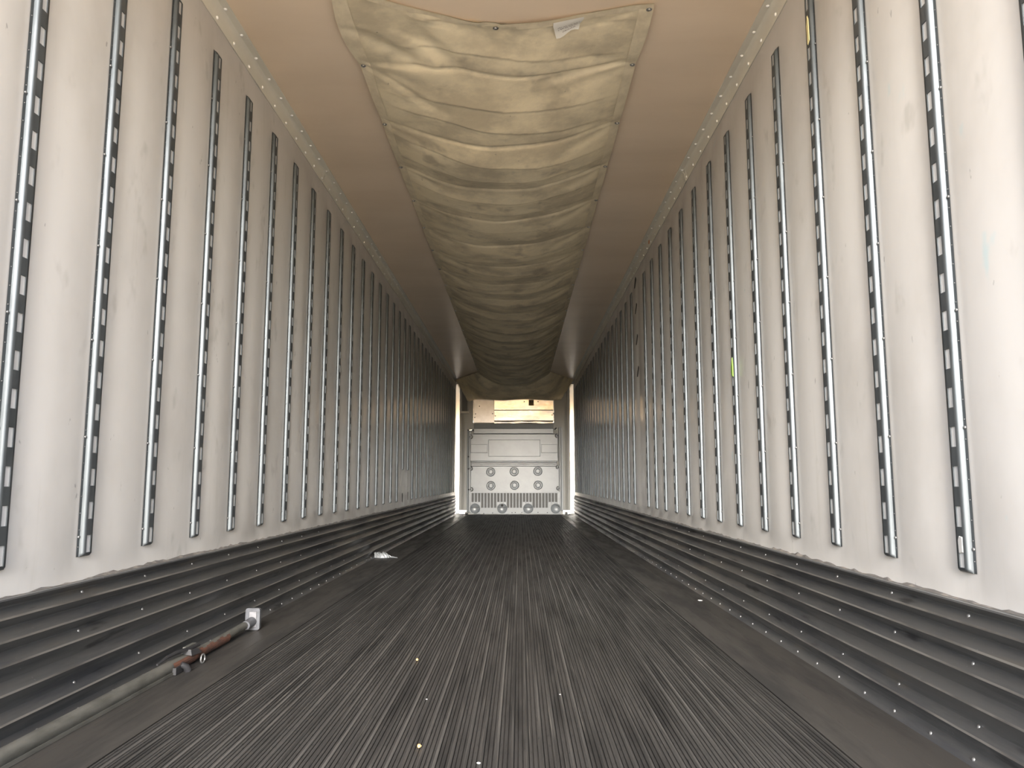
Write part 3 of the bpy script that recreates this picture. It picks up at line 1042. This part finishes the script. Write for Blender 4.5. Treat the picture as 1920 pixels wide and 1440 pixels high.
# ratchet housing, lever and pivot
hs = MB()
hs.add([(TX - 0.01, 2.99, 0.046), (TX + 0.030, 2.99, 0.040), (TX + 0.036, 3.07, 0.036), (TX - 0.01, 3.09, 0.046),
        (TX - 0.01, 2.99, 0.062), (TX + 0.022, 3.00, 0.060), (TX + 0.028, 3.06, 0.052), (TX - 0.01, 3.09, 0.058)],
       [(0, 3, 2, 1), (4, 5, 6, 7), (0, 1, 5, 4), (1, 2, 6, 5), (2, 3, 7, 6), (3, 0, 4, 7)])
put(hs.build('ratchet_housing', M['black'], cb), cb)
put(MB().tube([(TX - 0.012, 2.80, 0.050), (TX - 0.006, 2.86, 0.062), (TX, 2.93, 0.064), (TX + 0.008, 3.02, 0.060), (TX + 0.012, 3.10, 0.058)],
              [0.004, 0.006, 0.008, 0.008, 0.005], 8).build('lever', M['black'], cb, smooth=True), cb)
put(MB().tube([(TX + 0.03, 2.90, 0.030), (TX + 0.044, 2.91, 0.020), (TX + 0.046, 2.92, 0.004)], [0.010, 0.012, 0.014], 10).build('hook', M['black'], cb, smooth=True), cb)
lk = MB()
ringp = [(TX + 0.050 + 0.002 * cos(t), 3.045 + 0.014 * cos(t), 0.018 + 0.016 * sin(t)) for t in [2 * pi * k / 14 for k in range(15)]]
put(lk.tube(ringp, 0.0035, 6, caps=False).build('link', M['dull'], cb, smooth='all'), cb)
put(MB().box((TX + 0.018, 2.855, 0.002), (TX + 0.032, 2.92, 0.026)).build('bore_end', M['black'], cb), cb)
put(MB().box((TX - 0.022, 3.03, 0.058), (TX - 0.006, 3.12, 0.062)).build('clip_plate', M['tube'], cb), cb)
# foot pad
pd = MB()
px0, px1, py, pz1 = -1.170, -1.103, 3.70, 0.100
pr = []
for cx_, cz_, t0 in ((px1 - 0.010, pz1 - 0.010, 0), (px0 + 0.010, pz1 - 0.010, pi / 2), (px0 + 0.010, 0.012, pi), (px1 - 0.010, 0.012, 3 * pi / 2)):
    for k in range(4):
        t = t0 + pi / 2 * k / 3
        pr.append((cx_ + 0.010 * cos(t), cz_ + 0.010 * sin(t)))
pd.prism_y([(x, z) for x, z in pr], py, py + 0.018)
pad = put(pd.build('foot_pad', M['pad'], cb), cb)
MB().bevel_box((px0 + 0.017, py - 0.004, 0.014), (px1 - 0.014, py + 0.001, pz1 - 0.014), 0.002).build('pad_plate', M['pad_metal'], pad)
put(MB().tube([(TX + 0.010, 3.62, 0.036), (TX + 0.012, 3.70, 0.040)], [0.020, 0.022], 14).build('pad_socket', M['pad'], cb, smooth=True), cb)

# ------------------------------------------------------------------ litter and small marks
rnd = random.Random(19)
m = MB()
nr, ncx = 8, 14
rows = []
for i in range(nr + 1):
    q = i / nr
    row = []
    for j in range(ncx + 1):
        t = j / ncx
        wdt = 0.045 * (sin(pi * min(1, 0.12 + t * 0.95)) ** 0.6)
        x = -1.205 + 0.155 * t
        ang = pi * q
        y = 7.13 - wdt * cos(ang) + rnd.uniform(-0.004, 0.004)
        z = 0.002 + 0.9 * wdt * sin(ang) + (0.012 * rnd.random() if 0 < i < nr else 0) + (0.02 * exp(-t * 12) if 0 < i < nr else 0)
        row.append((x + rnd.uniform(-0.003, 0.003), y, z))
    rows.append(row)
m.grid([r[::-1] for r in rows])
wr = thing('plastic_wrap', (-1.13, 7.13, 0), 'crumpled piece of clear plastic film on the floor by the left wall', 'plastic film')
put(m.build('film', M['film'], wr), wr)
tl = MB()
tl.grid([[(-1.052, 7.10, 0.004), (-1.045, 7.12, 0.016), (-1.05, 7.14, 0.004)], [(-1.02, 7.09, 0.003), (-1.022, 7.105, 0.011), (-1.025, 7.12, 0.003)],
         [(-0.99, 7.085, 0.002), (-0.992, 7.092, 0.007), (-0.995, 7.10, 0.002)]])
put(tl.build('torn_tail', M['film'], wr), wr)


def crumb(name, x, y, r, material, label, cat, seed, zscale=0.8):
    q = random.Random(seed)
    mm = MB()
    rings = []
    n = 8
    for i in range(5):
        a = pi * i / 4
        ring = []
        for k in range(n):
            t = 2 * pi * k / n
            rr = r * (0.75 + 0.45 * q.random())
            ring.append((rr * sin(a) * cos(t), 1.3 * rr * sin(a) * sin(t), r * zscale * (1 - cos(a))))
        rings.append(ring + [ring[0]])
    mm.grid(rings[::-1])
    o = mm.build(name, material, smooth='all', loc=(x, y, 0.0012))
    return tag(o, label, cat, 'crumbs and scraps on the floor')


crumb('corn_kernel', -0.290, 3.090, 0.0062, M['kernel'], 'tan crumb on the floor left of centre, the farther of two', 'crumb', 1)
crumb('corn_kernel', -0.157, 2.112, 0.0062, M['kernel'], 'tan crumb on the floor near the bottom edge, nearer of two', 'crumb', 2)
crumb('paper_scrap', 0.004, 2.000, 0.0055, M['white'], 'tiny white paper scrap at the bottom edge of the floor', 'scrap', 3, 0.3)
crumb('paper_scrap', 1.143, 4.611, 0.0150, M['white'], 'white paper scrap lying by the right kick plate', 'scrap', 4, 0.2)
crumb('paper_scrap', 0.235, 2.62, 0.0035, M['white'], 'white speck on the floor slats right of centre', 'scrap', 6, 0.3)
crumb('paper_scrap', -0.19, 2.56, 0.0035, M['white'], 'white speck on the floor slats between the two tan crumbs', 'scrap', 8, 0.3)


def flake(name, x, y, z, pts, material, label, cat, th=0.003, side=1, group=None):
    """Thin irregular flake lying against a side wall, outline in (y, z)."""
    mm = MB()
    n = len(pts)
    A = [(0, a, b) for a, b in pts]
    Bv = [(-side * th, a * 0.9, b * 0.9) for a, b in pts]
    mm.add(A + Bv, [tuple(range(n, 2 * n))] + [(i, (i + 1) % n, n + (i + 1) % n, n + i) for i in range(n)])
    return tag(mm.build(name, material, loc=(x, y, z)), label, cat, group)


for i, (y, z) in enumerate(((7.420, 2.609), (7.395, 2.346), (7.375, 2.037), (7.345, 1.724))):
    which = ('topmost of four', 'second highest', 'third highest', 'lowest of four')[i]
    flake('tape_strip', W - 0.0045, y, z, [(-0.055, 0.030), (-0.030, 0.050), (0.045, -0.018), (0.060, -0.048), (0.025, -0.050)], M['black'],
          'black torn strip on the right wall at the missing rail, ' + which, 'torn strip', 0.004, group='torn strips at the missing rail')
flake('paper_scrap', W - 0.0155, RAIL_R0 + PITCH_R + 0.037, 0.528, [(-0.009, -0.02), (0.008, -0.024), (0.010, 0.010), (0.004, 0.022), (-0.010, 0.020)], M['white'],
      'white scrap stuck in the lowest slot of the nearest right rail', 'scrap', 0.003)
flake('foam_scrap', W - 0.0172, RAIL_R0 + 3 * PITCH_R + 0.034, 2.42, [(-0.012, -0.05), (0.006, -0.06), (0.010, 0.02), (0.0, 0.06), (-0.010, 0.04)], M['yellow'],
      'yellowish foam scrap on a right rail near the ceiling', 'scrap', 0.003)
flake('leaf_scrap', W - 0.0172, 4.04, 1.277, [(-0.010, -0.05), (0.014, -0.045), (0.022, 0.0), (0.010, 0.03), (0.0, 0.055), (-0.008, 0.01)], M['leaf'],
      'green leaf caught in a slotted rail on the right wall', 'leaf', 0.005)
flake('rust_blot', W - 0.0046, 6.578, 2.755, [(-0.03, -0.016), (0.0, -0.022), (0.03, -0.008), (0.026, 0.016), (-0.004, 0.020), (-0.028, 0.010)], M['orange'],
      'orange rust blot on the right ceiling trim', 'rust spot', 0.002)
for i, (y, z) in enumerate(((8.955, 0.504), (9.40, 0.514))):
    hole = flake('torn_hole', -W + 0.0015, y, z, [(-0.03, 0.04), (-0.012, -0.05), (0.02, -0.06), (0.035, 0.0), (0.015, 0.05)], M['hole'],
                 'torn dark hole in the left wall under a shortened rail, the %s one' % ('nearer', 'farther')[i], 'hole', 0.002, side=-1, group='torn holes in the left wall')
    MB().add([(0.004, 0.02, -0.10), (0.012, 0.05, -0.09), (0.010, 0.05, 0.02), (0.004, 0.015, 0.0)], [(0, 1, 2, 3)]).build('peeled_lip', M['white'], hole)
